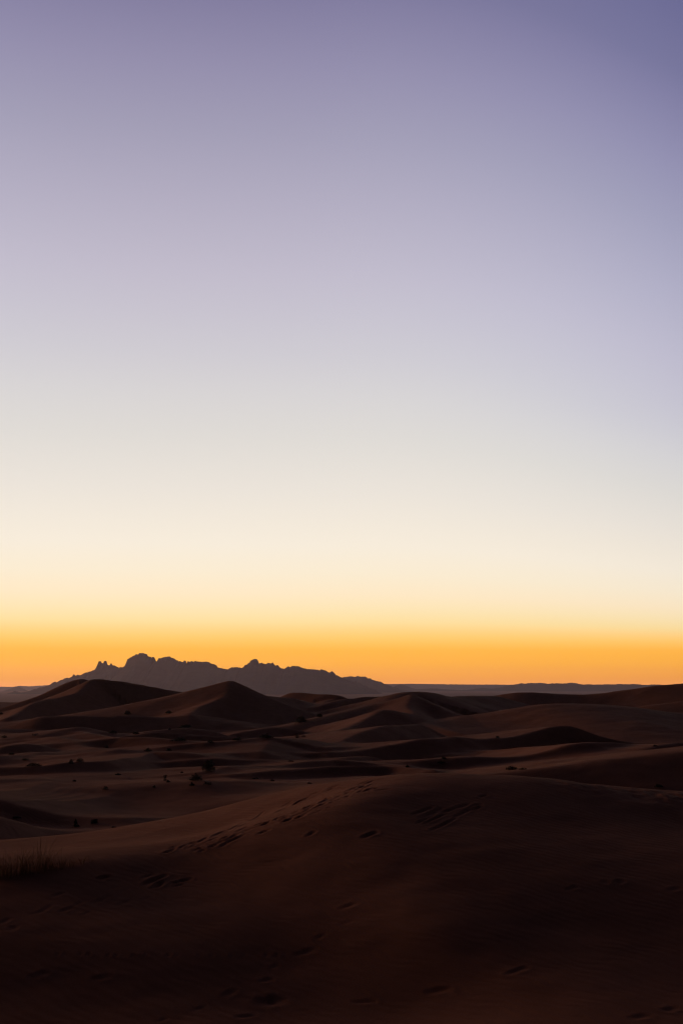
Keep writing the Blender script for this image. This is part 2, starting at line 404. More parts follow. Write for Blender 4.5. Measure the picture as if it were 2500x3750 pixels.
# the dune field goes on outside the picture: free crests to the sides and behind
for k in range(90):
    a = math.radians(_rng.uniform(33, 327)); D = 75 * math.exp(_rng.uniform(0, 2.2))
    cx, cy = D * math.sin(a), D * math.cos(a)
    L = _rng.uniform(.18, .4) * D * (.4 if abs(math.sin(a / 2)) < .45 else 1); hh = min(12, 2 + D * .02) * _rng.uniform(.5, 1)
    P = []
    for q in range(9):
        u = q / 8 * 2 - 1
        P.append((cx + L * u, cy + .35 * L * u + L * .22 * math.sin(u * 3 + k), FLOOR + hh * (1 - .75 * u * u)))
    RG.append((np.array(P), .15, .42, 1.5, (.5, -.87)))


def far_height(X, Y):
    fl = floor_z(X, Y)
    acc = np.zeros_like(X)
    PW = 15.0
    for P, sw, sl, r, lee in RG:
        hmax = max(P[:, 2].max() - FLOOR, .3)
        R = hmax * 2.4 / min(sw, sl) + 4 * r
        m = (X > P[:, 0].min() - R) & (X < P[:, 0].max() + R) & (Y > P[:, 1].min() - R) & (Y < P[:, 1].max() + R)
        if not m.any():
            continue
        x = X[m]; y = Y[m]
        best = np.full(x.shape, 1e18); bx = np.zeros_like(x); by = np.zeros_like(x); bz = np.zeros_like(x)
        for a, c in zip(P[:-1], P[1:]):
            ex, ey = c[0] - a[0], c[1] - a[1]
            L2 = ex * ex + ey * ey + 1e-9
            tt = np.clip(((x - a[0]) * ex + (y - a[1]) * ey) / L2, 0, 1)
            dx = x - (a[0] + ex * tt); dy = y - (a[1] + ey * tt)
            d2 = dx * dx + dy * dy
            k = d2 < best
            best = np.where(k, d2, best); bx = np.where(k, dx, bx); by = np.where(k, dy, by)
            bz = np.where(k, a[2] + (c[2] - a[2]) * tt, bz)
        d = np.sqrt(best)
        dirc = (bx * lee[0] + by * lee[1]) / (d + 1e-6)
        wl = sstep(-.45, .45, dirc)
        s = sw + (sl - sw) * wl
        n = 1.8 + (1.3 - 1.8) * wl
        hc = np.maximum(bz - FLOOR, .25)
        dp = np.sqrt(best + r * r) - r
        xx = s * dp / hc
        h = hc * np.power(np.clip(1 - xx / n, 0, 1), n)
        acc[m] += np.power(h, PW)
    h = np.power(acc, 1 / PW)
    return fl * 1.0 + np.where(h > 0, np.power(np.power(h, 3) + 0 * h, 1 / 3), 0)


# ---- the near dune: a thin-plate surface through surveyed spots (photo column, row, distance)
NP = []
crest = [(-250, 3100, 50.5), (0, 3083, 50.5), (160, 3069, 50.5), (319, 3055, 50.3), (425, 3039, 50.2), (531, 3018, 50), (638, 2997, 49.8), (744, 2976, 49.5), (833, 2955, 49.2),
         (934, 2925, 48.7), (1045, 2899, 48), (1178, 2872, 47), (1311, 2854, 46), (1444, 2838, 45), (1577, 2832, 44), (1666, 2833, 43.6), (1772, 2838, 43.4), (1878, 2843, 43.2),
         (1985, 2851, 43), (2091, 2863, 43), (2197, 2877, 43), (2300, 2886, 43.2), (2400, 2892, 43.5), (2500, 2898, 44), (2800, 2890, 45)]
for px, py, D in crest:
    rx, _, rz = ray(px, py)
    NP.append((rx * D, D, rz * D))
for px, py, D in crest[::3]:
    rx, _, rz = ray(px, py)
    NP.append((rx * D, D + 7, rz * D - 1.75))
    NP.append((rx * D, D + 18, rz * D - 5.6))
for px, py, D in [(-250, 3185, 34), (0, 3175, 34), (160, 3168, 34.1), (330, 3158, 34.3), (480, 3155, 34.5), (620, 3150, 34.8), (760, 3128, 35.2), (880, 3090, 35.7), (1000, 3045, 36.3), (1120, 2995, 37.2), (1260, 2945, 38.3), (1400, 2905, 39.6),
                  (-250, 3128, 41), (0, 3124, 41), (160, 3112, 41), (330, 3097, 41), (480, 3082, 41.2), (620, 3066, 41.4), (760, 3040, 41.7), (900, 3000, 42), (1030, 2960, 42), (1150, 2926, 42),
                  (-250, 3255, 32), (100, 3250, 32.1), (400, 3250, 32.3), (700, 3230, 32.9), (1000, 3150, 33.8), (1300, 3060, 34.8), (1577, 2960, 38), (1800, 2960, 38.2), (2100, 2985, 38), (2500, 3010, 38.4), (2800, 3010, 38.6),
                  (-250, 3400, 29), (100, 3400, 29), (500, 3400, 29.1), (900, 3370, 29.5), (1300, 3280, 30.4), (1700, 3180, 31.8), (2100, 3180, 32), (2500, 3190, 32.2), (2800, 3190, 32.2),
                  (-250, 3550, 26.8), (150, 3550, 26.8), (600, 3550, 26.8), (1100, 3520, 27.2), (1600, 3430, 27.4), (2050, 3420, 27.8), (2500, 3420, 28), (2800, 3420, 28),
                  (-250, 3750, 24.3), (300, 3750, 24.3), (900, 3750, 24.3), (1500, 3700, 24.6), (2100, 3680, 23.8), (2500, 3670, 24), (2800, 3670, 24)]:
    rx, _, rz = ray(px, py)
    NP.append((rx * D, D, rz * D))
for x in (-9, -4, 0, 4, 9):
    NP.append((x, 12, -4.2 - .01 * abs(x))); NP.append((x, 18.5, -5.95 - .01 * abs(x)))
    NP.append((x, 0, -1.7 - .02 * abs(x))); NP.append((x, -8, -1.9 - .02 * abs(x))); NP.append((x, -25, -5.0))
for s_ in (-1, 1):
    for yy, zz in ((-25, -6), (0, -4.5), (15, -6.5), (28, -8.0), (42, -6.8 if s_ < 0 else -5.0), (60, -10.5)):
        NP.append((s_ * 34, yy, zz)); NP.append((s_ * 60, yy, zz - 2.5))
NP = np.array(NP)


def tps_fit(P, lam=.0008):
    n = len(P); XY = P[:, :2]
    d2 = ((XY[:, None] - XY[None]) ** 2).sum(-1)
    K = .5 * d2 * np.log(d2 + 1e-12) + lam * np.eye(n) * 10
    A = np.zeros((n + 3, n + 3)); A[:n, :n] = K
    A[:n, n] = 1; A[:n, n + 1:] = XY; A[n, :n] = 1; A[n + 1:, :n] = XY.T
    bb = np.zeros(n + 3); bb[:n] = P[:, 2]
    return np.linalg.solve(A, bb)


TP = tps_fit(NP)


def tps_eval(x, y):
    out = TP[-3] + TP[-2] * x + TP[-1] * y
    for (a, b_, _), wk in zip(NP, TP[:-3]):
        d2 = (x - a) ** 2 + (y - b_) ** 2
        out = out + wk * .5 * d2 * np.log(d2 + 1e-12)
    return out


def near_height(X, Y):
    r = np.hypot(X, Y)
    out = np.full(X.shape, -60.0)
    m = r < 95
    x = X[m]; y = Y[m]
    z = tps_eval(np.clip(x, -60, 60), np.clip(y, -30, 75)) - sstep(55, 90, r[m]) * 14
    out[m] = z
    return out


DENTS = []      # (x0, y0, x1, y1, half width, depth)


def ground_z(X, Y, dents=True):
    X = np.asarray(X, dtype=float); Y = np.asarray(Y, dtype=float)
    r = np.hypot(X, Y)
    nz = near_height(X, Y)
    fz = far_height(X, Y)
    fz = fz - 6 * (1 - sstep(52, 66, r))
    # smooth maximum of the near dune and the field beyond
    k = .35
    m = np.maximum(nz, fz)
    z = m + k * np.log(np.exp((nz - m) / k) + np.exp((fz - m) / k)) * 1.0
    z = z - k * math.log(1.0)
    # gentle unevenness of wind-laid sand
    am = sstep(5, 25, r)
    z = z + am * (.05 * fbm(X / 5.5, Y / 4.0, 21, 3) + .018 * fbm(X / 1.3, Y / 1.0, 31, 2)) * sstep(260, 120, r) ** 1
    z = z + (.34 * fbm(X / 20, Y / 13, 41, 3) + .12 * fbm(X / 6, Y / 4.5, 47, 2)) * sstep(70, 130, r) * (1 - sstep(420, 600, r))
    # wind-churned strip along the right-hand end of the near crest
    a = sstep(6.5, 9, X) * (1 - sstep(15, 18, X)) * np.exp(-((Y - 41.8) / 1.6) ** 2)
    z = z + a * .09 * fbm(X / .55, Y / .8, 51, 3)
    if dents and DENTS:
        for x0, y0, x1, y1, hw, dep in DENTS:
            R = hw * 5
            m2 = (X > min(x0, x1) - R) & (X < max(x0, x1) + R) & (Y > min(y0, y1) - R) & (Y < max(y0, y1) + R)
            if not m2.any(): continue
            x = X[m2]; y = Y[m2]
            ex, ey = x1 - x0, y1 - y0; L2 = ex * ex + ey * ey + 1e-9
            tt = np.clip(((x - x0) * ex + (y - y0) * ey) / L2, 0, 1)
            d = np.hypot(x - x0 - ex * tt, y - y0 - ey * tt)
            env = .35 + .65 * np.sin(np.pi * np.clip(tt * .9 + .05, 0, 1))
            z[m2] += env * (-dep * np.exp(-(d / hw) ** 2) + .4 * dep * np.exp(-((d - 1.9 * hw) / (.8 * hw)) ** 2))
    return z


def hit(px, py, dmin=15, dmax=700, n=2600):
    """first spot of the ground seen through a photograph pixel"""
    rx, _, rz = ray(px, py)
    D = dmin * (dmax / dmin) ** np.linspace(0, 1, n)
    g = ground_z(rx * D, D, False)
    under = np.nonzero(rz * D < g)[0]
    if len(under) == 0:
        i = int(np.argmin(rz * D - g)); return rx * D[i], D[i], g[i]
    i = under[0]
    return rx * D[i], D[i], g[i]


# footprints and slide marks on the near dune: photo crop, end, end, half width (m), depth (m)
MK = {
    'r5': [(150, 485, 250, 420), (200, 515, 260, 490), (240, 520, 300, 480), (215, 575, 275, 550), (20, 625, 100, 590), (0, 555, 90, 505), (370, 390, 440, 350), (455, 375, 510, 340),
           (480, 360, 560, 322), (405, 490, 450, 462), (450, 475, 530, 450), (585, 300, 630, 285), (680, 280, 750, 250), (690, 262, 770, 238), (810, 290, 900, 250), (850, 268, 940, 235),
           (640, 360, 700, 330), (550, 590, 600, 560), (560, 385, 640, 360), (940, 600, 1020, 565), (1030, 275, 1120, 265), (1280, 440, 1400, 395), (1310, 500, 1420, 450), (1330, 470, 1480, 400),
           (1360, 500, 1500, 440), (1400, 550, 1568, 470), (1470, 430, 1568, 400)],
    'r6': [(0, 395, 90, 370), (100, 390, 180, 370), (0, 455, 110, 400), (130, 405, 185, 385), (170, 320, 215, 310)],
    'r4': [(1310, 645, 1400, 620), (1410, 635, 1500, 600), (1470, 590, 1568, 545), (1330, 690, 1400, 670), (1130, 710, 1180, 695), (1530, 610, 1568, 595), (690, 885, 750, 870),
           (1000, 920, 1140, 860), (980, 880, 1050, 855), (1080, 940, 1110, 910), (1200, 915, 1310, 890)],
    'r7': [(240, 105, 300, 88), (140, 190, 180, 180), (180, 185, 240, 145), (280, 175, 330, 160), (340, 150, 385, 130), (380, 190, 420, 172), (430, 140, 500, 105), (500, 75, 540, 62),
           (550, 145, 600, 125), (560, 85, 600, 65), (625, 130, 700, 108), (650, 60, 750, 35), (690, 75, 745, 45), (800, 60, 870, 38), (450, 25, 500, 12), (0, 232, 45, 210), (50, 258, 75, 245),
           (1450, 300, 1490, 282), (1250, 435, 1275, 425), (1200, 495, 1245, 487), (1035, 560, 1070, 545), (895, 630, 940, 615), (730, 680, 765, 668), (1090, 662, 1165, 655),
           (1350, 640, 1420, 630), (1370, 375, 1440, 352), (150, 480, 215, 455), (440, 485, 490, 475)],
    'r8': [(5, 160, 60, 140), (0, 235, 50, 220), (60, 595, 150, 590), (405, 548, 490, 532), (765, 465, 850, 432), (1510, 78, 1550, 68),
           (1340, 665, 1405, 655), (1490, 630, 1530, 622), (1040, 75, 1080, 60), (1200, 45, 1225, 38), (1265, 45, 1285, 35)],
}
_dr = random.Random(4)


def _dent(cr):
    return (_dr.uniform(.05, .09), _dr.uniform(.025, .055)) if cr in ('r5', 'r6', 'r4') else (_dr.uniform(.055, .09), _dr.uniform(.01, .026))


tmp = []
for cr, L in MK.items():
    for x0, y0, x1, y1 in L:
        a = hit(*cv(cr, x0, y0), 15, 60, 900); c = hit(*cv(cr, x1, y1), 15, 60, 900)
        ln = math.hypot(a[0] - c[0], a[1] - c[1])
        if ln > 3.2:
            f = 3.2 / ln; mx, my = (a[0] + c[0]) / 2, (a[1] + c[1]) / 2
            a = (mx + (a[0] - mx) * f, my + (a[1] - my) * f); c = (mx + (c[0] - mx) * f, my + (c[1] - my) * f)
        tmp.append((a[0], a[1], c[0], c[1], *_dent(cr)))
for x in (262, 295, 365, 405, 495, 530, 612, 668, 770, 815, 912, 970, 1062, 1120, 1220, 1270):
    a = hit(*cv('r7', x, 368 + min(12, x * .02)), 15, 60, 900)
    tmp.append((a[0], a[1], a[0] + .02, a[1] + .03, .05, .02))
a = hit(988, 3672, 15, 60, 900); tmp.append((a[0] - .1, a[1], a[0] + .15, a[1] + .05, .16, .045))
# the churned trail along the left shoulder of the near dune
for q in range(105):
    u = _dr.random(); sx = -430 + u * 1400; sy = 640 - 395 * max(0, (sx + 60) / 1030) ** .95 if sx > -60 else 640 + (-60 - sx) * .12
    sx += _dr.gauss(0, 18); sy += _dr.gauss(0, 20); ln = _dr.uniform(30, 85)
    a = hit(*cv('r5', sx, sy), 15, 60, 600); c = hit(*cv('r5', sx + ln, sy - ln * _dr.uniform(.3, .5)), 15, 60, 600)
    if math.hypot(a[0] - c[0], a[1] - c[1]) < 3.5:
        tmp.append((a[0], a[1], c[0], c[1], _dr.uniform(.04, .075), _dr.uniform(.012, .04)))
DENTS = tmp

# ---- polar mesh: fine where the picture looks, coarse elsewhere
azs = np.concatenate([np.linspace(-180, -60, 40, endpoint=False), np.linspace(-60, -21, 60, endpoint=False),
                      np.linspace(-21, 21, 880, endpoint=False), np.linspace(21, 60, 60, endpoint=False), np.linspace(60, 180, 40, endpoint=False)])
rs = np.concatenate([np.geomspace(.4, 16, 60, endpoint=False), np.geomspace(16, 60, 470, endpoint=False),
                     np.geomspace(60, 520, 520, endpoint=False), np.geomspace(520, 21000, 90)])
A, R_ = np.meshgrid(np.radians(azs), rs)
X = R_ * np.sin(A); Y = R_ * np.cos(A)
Z = ground_z(X.ravel(), Y.ravel()).reshape(X.shape)
nr, na = X.shape
V = np.stack([X.ravel(), Y.ravel(), Z.ravel()], -1)
idx = np.arange(nr * na).reshape(nr, na)
nxt = np.roll(idx, -1, axis=1)
Q = np.stack([idx[:-1], nxt[:-1], nxt[1:], idx[1:]], -1).reshape(-1, 4)[:, ::-1]
cidx = len(V)
V = np.vstack([V, [[0, 0, float(Z[0].mean())]]])
o = mesh_np('sand_dunes', V, Q, sand)
tag(o, kind='structure')
# small cap at the pole of the mesh, under the photographer's feet
import bmesh
bm = bmesh.new(); bm.from_mesh(o.data); bm.verts.ensure_lookup_table()
cv_ = bm.verts[cidx]
for j in range(na):
    f = bm.faces.new((cv_, bm.verts[(j + 1) % na], bm.verts[j])); f.smooth = True
bm.normal_update()
bm.to_mesh(o.data); bm.free()


# ------------------------------------------------------------------ far rocky hills
def massif(name, crop, pts, D, front, back, seed, base=-94.0, rough=.32, nx=1600, ny=70, spire=70.0, jag=1.0):
    P = np.array([cv(p[2] if len(p) > 2 else crop, p[0], p[1]) for p in pts])
    xs = np.linspace(P[0, 0], P[-1, 0], nx)
    ys = np.interp(xs, P[:, 0], P[:, 1])
    XX = np.zeros(nx); ZZ = np.zeros(nx)
    for i in range(nx):
        rx, _, rz = ray(xs[i], ys[i]); XX[i] = rx * D; ZZ[i] = rz * D
    ppm = F0 / D
    jit = fbm(xs / 7.0, xs * 0 + seed, seed, 4, .7) * 4.6 * jag / ppm
    ZZ = ZZ + jit * np.clip((ZZ - base) / 60, 0, 1)
    kk = max(2, int(nx * .008)); k2 = np.hanning(2 * kk + 1); k2 /= k2.sum()
    ZZ = ZZ + .2 * (ZZ - np.convolve(np.pad(ZZ, kk, mode='edge'), k2, mode='valid'))
    ZZ = np.maximum(ZZ, base)
    # broad form and the crags that stand on it
    k = max(3, int(nx * .045)); ker = np.hanning(2 * k + 1); ker /= ker.sum()
    low = np.convolve(np.pad(ZZ, k, mode='edge'), ker, mode='valid')
    low = np.minimum(low, ZZ + 8)
    det = ZZ - low
    T = np.concatenate([-np.geomspace(1, .004, ny), [0], np.geomspace(.004, 1, ny // 2)])
    V = []; n = len(T)
    depth = np.where(T < 0, T * front, T * back)
    prof = np.power(1 - np.abs(T), 1.7)
    YY, XG = np.meshgrid(D + depth, XX, indexing='ij')
    PR, LOW = np.meshgrid(prof, low, indexing='ij')
    DG, DET = np.meshgrid(depth, det, indexing='ij')
    rel = LOW - base
    Zg = base + rel * PR + DET * np.exp(-(DG / spire) ** 2) * np.sqrt(PR)
    g = fbm(XG / 260.0, YY / 420.0, seed + 9, 5, .55); g2 = 1 - np.abs(fbm(XG / 150.0, YY / 500.0, seed + 19, 4, .55)) * 2
    Zg += rough * rel * (g * .35 + (g2 - .6) * .3) * np.clip(1 - PR, 0, 1) * PR * 1.6
    Zg = np.maximum(Zg, base - 1)
    V = np.stack([XG, YY, Zg], -1).reshape(-1, 3)
    idx = np.arange(n * nx).reshape(n, nx)
    Q = np.stack([idx[:-1, :-1], idx[:-1, 1:], idx[1:, 1:], idx[1:, :-1]], -1).reshape(-1, 4)
    o = mesh_np(name, V, Q, rock)
    tag(o, kind='structure')
    return o


massif('rocky_mountain', 'r1', [(-60, 392), (30, 365), (100, 343), (150, 353), (200, 342), (270, 322), (320, 310), (350, 295), (366, 280), (385, 280), (420, 268), (437, 261), (470, 250), (497, 243), (508, 229),
       (518, 235), (530, 228), (545, 233), (600, 215), (640, 200), (672, 186), (675, 150), (683, 139), (696, 138), (702, 151), (714, 153), (718, 136), (733, 136), (738, 158), (760, 161), (766, 147), (773, 160), (795, 170),
       (830, 176), (860, 172), (876, 155), (880, 120), (900, 110), (922, 97), (940, 86), (965, 80), (988, 78), (1010, 84), (1020, 97), (1045, 105), (1055, 112), (1061, 104), (1069, 115), (1073, 146), (1082, 150), (1089, 126),
       (1100, 114), (1130, 111), (1150, 105), (1172, 106), (1210, 122), (1230, 136), (1245, 140), (1262, 143), (1268, 134), (1280, 134), (1284, 150), (1290, 150), (1293, 134), (1330, 138), (1350, 134), (1382, 144),
       (1420, 138), (1460, 152), (1470, 152), (1500, 172), (1530, 185), (1568, 189), (35, 177, 'r2'), (60, 180, 'r2'), (100, 180, 'r2'), (112, 170, 'r2'), (130, 158, 'r2'), (150, 150, 'r2'), (160, 135, 'r2'), (175, 122, 'r2'),
       (200, 123, 'r2'), (212, 135, 'r2'), (216, 149, 'r2'), (240, 148, 'r2'), (270, 153, 'r2'), (310, 147, 'r2'), (322, 158, 'r2'), (345, 165, 'r2'), (372, 184, 'r2'), (390, 187, 'r2'), (413, 173, 'r2'), (460, 168, 'r2'), (500, 172, 'r2'),
       (540, 187, 'r2'), (580, 190, 'r2'), (640, 196, 'r2'), (655, 197, 'r2'), (672, 202, 'r2'), (700, 212, 'r2'), (718, 207, 'r2'), (740, 222, 'r2'), (750, 233, 'r2'), (790, 247, 'r2'), (830, 262, 'r2'), (900, 282, 'r2'),
       (960, 310, 'r2'), (1010, 332, 'r2'), (1060, 356, 'r2'), (1130, 385, 'r2')], 9000, 1500, 1200, 3)
massif('rocky_hill', 'r2', [(640, 330), (740, 262), (790, 247), (850, 237), (900, 240), (958, 242), (965, 252), (988, 256), (996, 266), (1050, 275), (1062, 284), (1080, 288), (1100, 297), (1150, 315), (1210, 332), (1300, 352), (1400, 368)],
       10800, 1100, 1000, 13, nx=300, ny=30, spire=50)
massif('low_hills', 'r2', [(1000, 345), (1100, 322), (1150, 311), (1190, 292), (1222, 300), (1260, 317), (1300, 330), (1400, 322), (1500, 328), (1568, 334), (100, 332, 'r3'), (180, 318, 'r3'), (250, 325, 'r3'), (340, 310, 'r3'), (400, 298, 'r3'),
       (430, 292, 'r3'), (455, 286, 'r3'), (480, 290, 'r3'), (500, 285, 'r3'), (560, 286, 'r3'), (600, 283, 'r3'), (640, 290, 'r3'), (690, 286, 'r3'), (750, 289, 'r3'), (800, 283, 'r3'), (832, 285, 'r3'), (850, 293, 'r3'),
       (950, 295, 'r3'), (1050, 295, 'r3'), (1100, 293, 'r3'), (1200, 293, 'r3'), (1250, 293, 'r3'), (1310, 300, 'r3'), (1350, 294, 'r3'), (1400, 296, 'r3'), (1450, 303, 'r3'), (1700, 300, 'r3'), (2100, 320, 'r3')],
       13000, 1500, 900, 23, nx=700, ny=30, spire=40, jag=.5)
massif('low_hills', 'r1', [(-500, 370), (-200, 345), (0, 352), (70, 325), (128, 308), (150, 318), (185, 345), (260, 372)], 12800, 900, 800, 33, nx=200, ny=24, spire=40, jag=.4)
massif('far_plateau', 'r1', [(-900, 318), (-300, 308), (0, 311), (90, 312), (137, 305), (200, 309), (320, 301), (600, 304), (0, 300, 'r2'), (600, 300, 'r2'), (1090, 293, 'r2'), (1300, 291, 'r2'), (1568, 295, 'r2'), (400, 297, 'r3'), (900, 299, 'r3'),
       (1400, 298, 'r3'), (1568, 297, 'r3'), (2500, 305, 'r3')], 18500, 900, 1500, 43, nx=600, ny=16, spire=500, rough=.4, jag=.15)


# ------------------------------------------------------------------ plants
def leaf_cloud(rng, blobs, n, size):
    """leaf-sized quads scattered on and inside several uneven clumps"""
    V = []; F = []
    tot = sum(bl[3] * bl[4] * bl[5] for bl in blobs)
    for (cx, cy, cz, rx, ry, rz) in blobs:
        m = max(6, int(n * rx * ry * rz / tot))
        for _ in range(m):
            while True:
                u = [rng.gauss(0, 1) for _ in range(3)]; l = math.sqrt(sum(q * q for q in u))
                if l > .1: break
            rad = rng.random() ** .45 * (1 + rng.uniform(-.15, .25))
            p = [cx + u[0] / l * rx * rad, cy + u[1] / l * ry * rad, cz + u[2] / l * rz * rad]
            if p[2] < 0: p[2] = abs(p[2]) * .4
            a = [rng.gauss(0, 1) for _ in range(3)]; c = [rng.gauss(0, 1) for _ in range(3)]
            la = math.sqrt(sum(q * q for q in a)); lc = math.sqrt(sum(q * q for q in c))
            s1 = size * rng.uniform(.6, 1.4); s2 = s1 * .45
            i = len(V)
            for q, k in ((-1, 0), (0, -1), (1, 0), (0, 1)):
                V.append([p[j] + a[j] / la * s1 * q + c[j] / lc * s2 * k for j in range(3)])
            F.append((i, i + 1, i + 2, i + 3))
    return V, F


def stems(rng, tips, r0):
    V = []; F = []
    for tx, ty, tz in tips:
        mx, my, mz = tx * .45 + rng.uniform(-.1, .1) * tz, ty * .45 + rng.uniform(-.1, .1) * tz, tz * .55
        pts = [(tx * .05, ty * .05, -.15), (mx, my, mz), (tx, ty, tz)]
        rr = [r0, r0 * .65, r0 * .25]
        base = len(V)
        for (x, y, z), r in zip(pts, rr):
            for k in range(5):
                a = k * 2 * math.pi / 5
                V.append((x + r * math.cos(a), y + r * math.sin(a), z))
        for s_ in range(2):
            for k in range(5):
                F.append((base + s_ * 5 + k, base + s_ * 5 + (k + 1) % 5, base + s_ * 5 + 5 + (k + 1) % 5, base + s_ * 5 + 5 + k))
    return V, F


def bush(name, seed, cr, x, y, wpx, hpx, label, cat='bush', group='dark bushes dotted over the dunes', tall=False, lean=0.0):
    """x, y: photo spot of the base middle; wpx, hpx: visible size in photo pixels"""
    rng = random.Random(seed)
    px, py = cv(cr, x, y)
    gx, gy, gz = hit(px, py, 60)
    sc_ = gy / F0
    wd, ht = wpx * sc_, hpx * sc_
    root = bpy.data.objects.new(name, None); C.objects.link(root); root.location = (gx, gy, gz - .03)
    tag(root, label, cat, group)
    blobs = []
    if tall:
        nb = 7
        for k in range(nb):
            u = k / (nb - 1)
            blobs.append((rng.uniform(-.16, .16) * wd + lean * wd * u, rng.uniform(-.15, .15) * wd, ht * (.45 + .45 * u), wd * rng.uniform(.2, .3) * (1.25 - .7 * u * (1 if 'pointed' in label else -.2)), wd * rng.uniform(.2, .3), ht * rng.uniform(.12, .18)))
        blobs.append((0, 0, ht * .22, wd * .36, wd * .34, ht * .22)); blobs.append((-.2 * wd, 0, ht * .12, wd * .3, wd * .3, ht * .14)); blobs.append((.25 * wd, 0, ht * .1, wd * .3, wd * .3, ht * .12))
    else:
        nb = 6 + int(wd)
        for k in range(nb):
            u = (k + .5) / nb * 2 - 1
            hh = ht * (1 - .78 * u * u) * rng.uniform(.7, 1.08)
            if lean: hh *= 1 + lean * u
            rz = hh * .36
            blobs.append((u * wd * .4, rng.uniform(-.25, .25) * wd, max(.03, hh - rz), wd * rng.uniform(.11, .2), wd * rng.uniform(.12, .22), rz))
            blobs.append((u * wd * .4, rng.uniform(-.2, .2) * wd, hh * .3, wd * rng.uniform(.1, .17), wd * .16, hh * .3))
    n = int(min(2600, max(200, 480 * wd * ht)) * (.45 if 'faint' in label or 'dim' in label or 'scrub' in label else 1))
    V, F = leaf_cloud(rng, blobs, n, .055 + .02 * math.sqrt(wd * ht))
    mesh_np('foliage', V, F, leafm, False, root)
    tips = [(bl[0], bl[1], bl[2] + bl[5] * .7) for bl in blobs[::1]]
    V, F = stems(rng, tips, .02 + .012 * ht)
    mesh_np('stem', V, F, woodm, True, root)
    return root


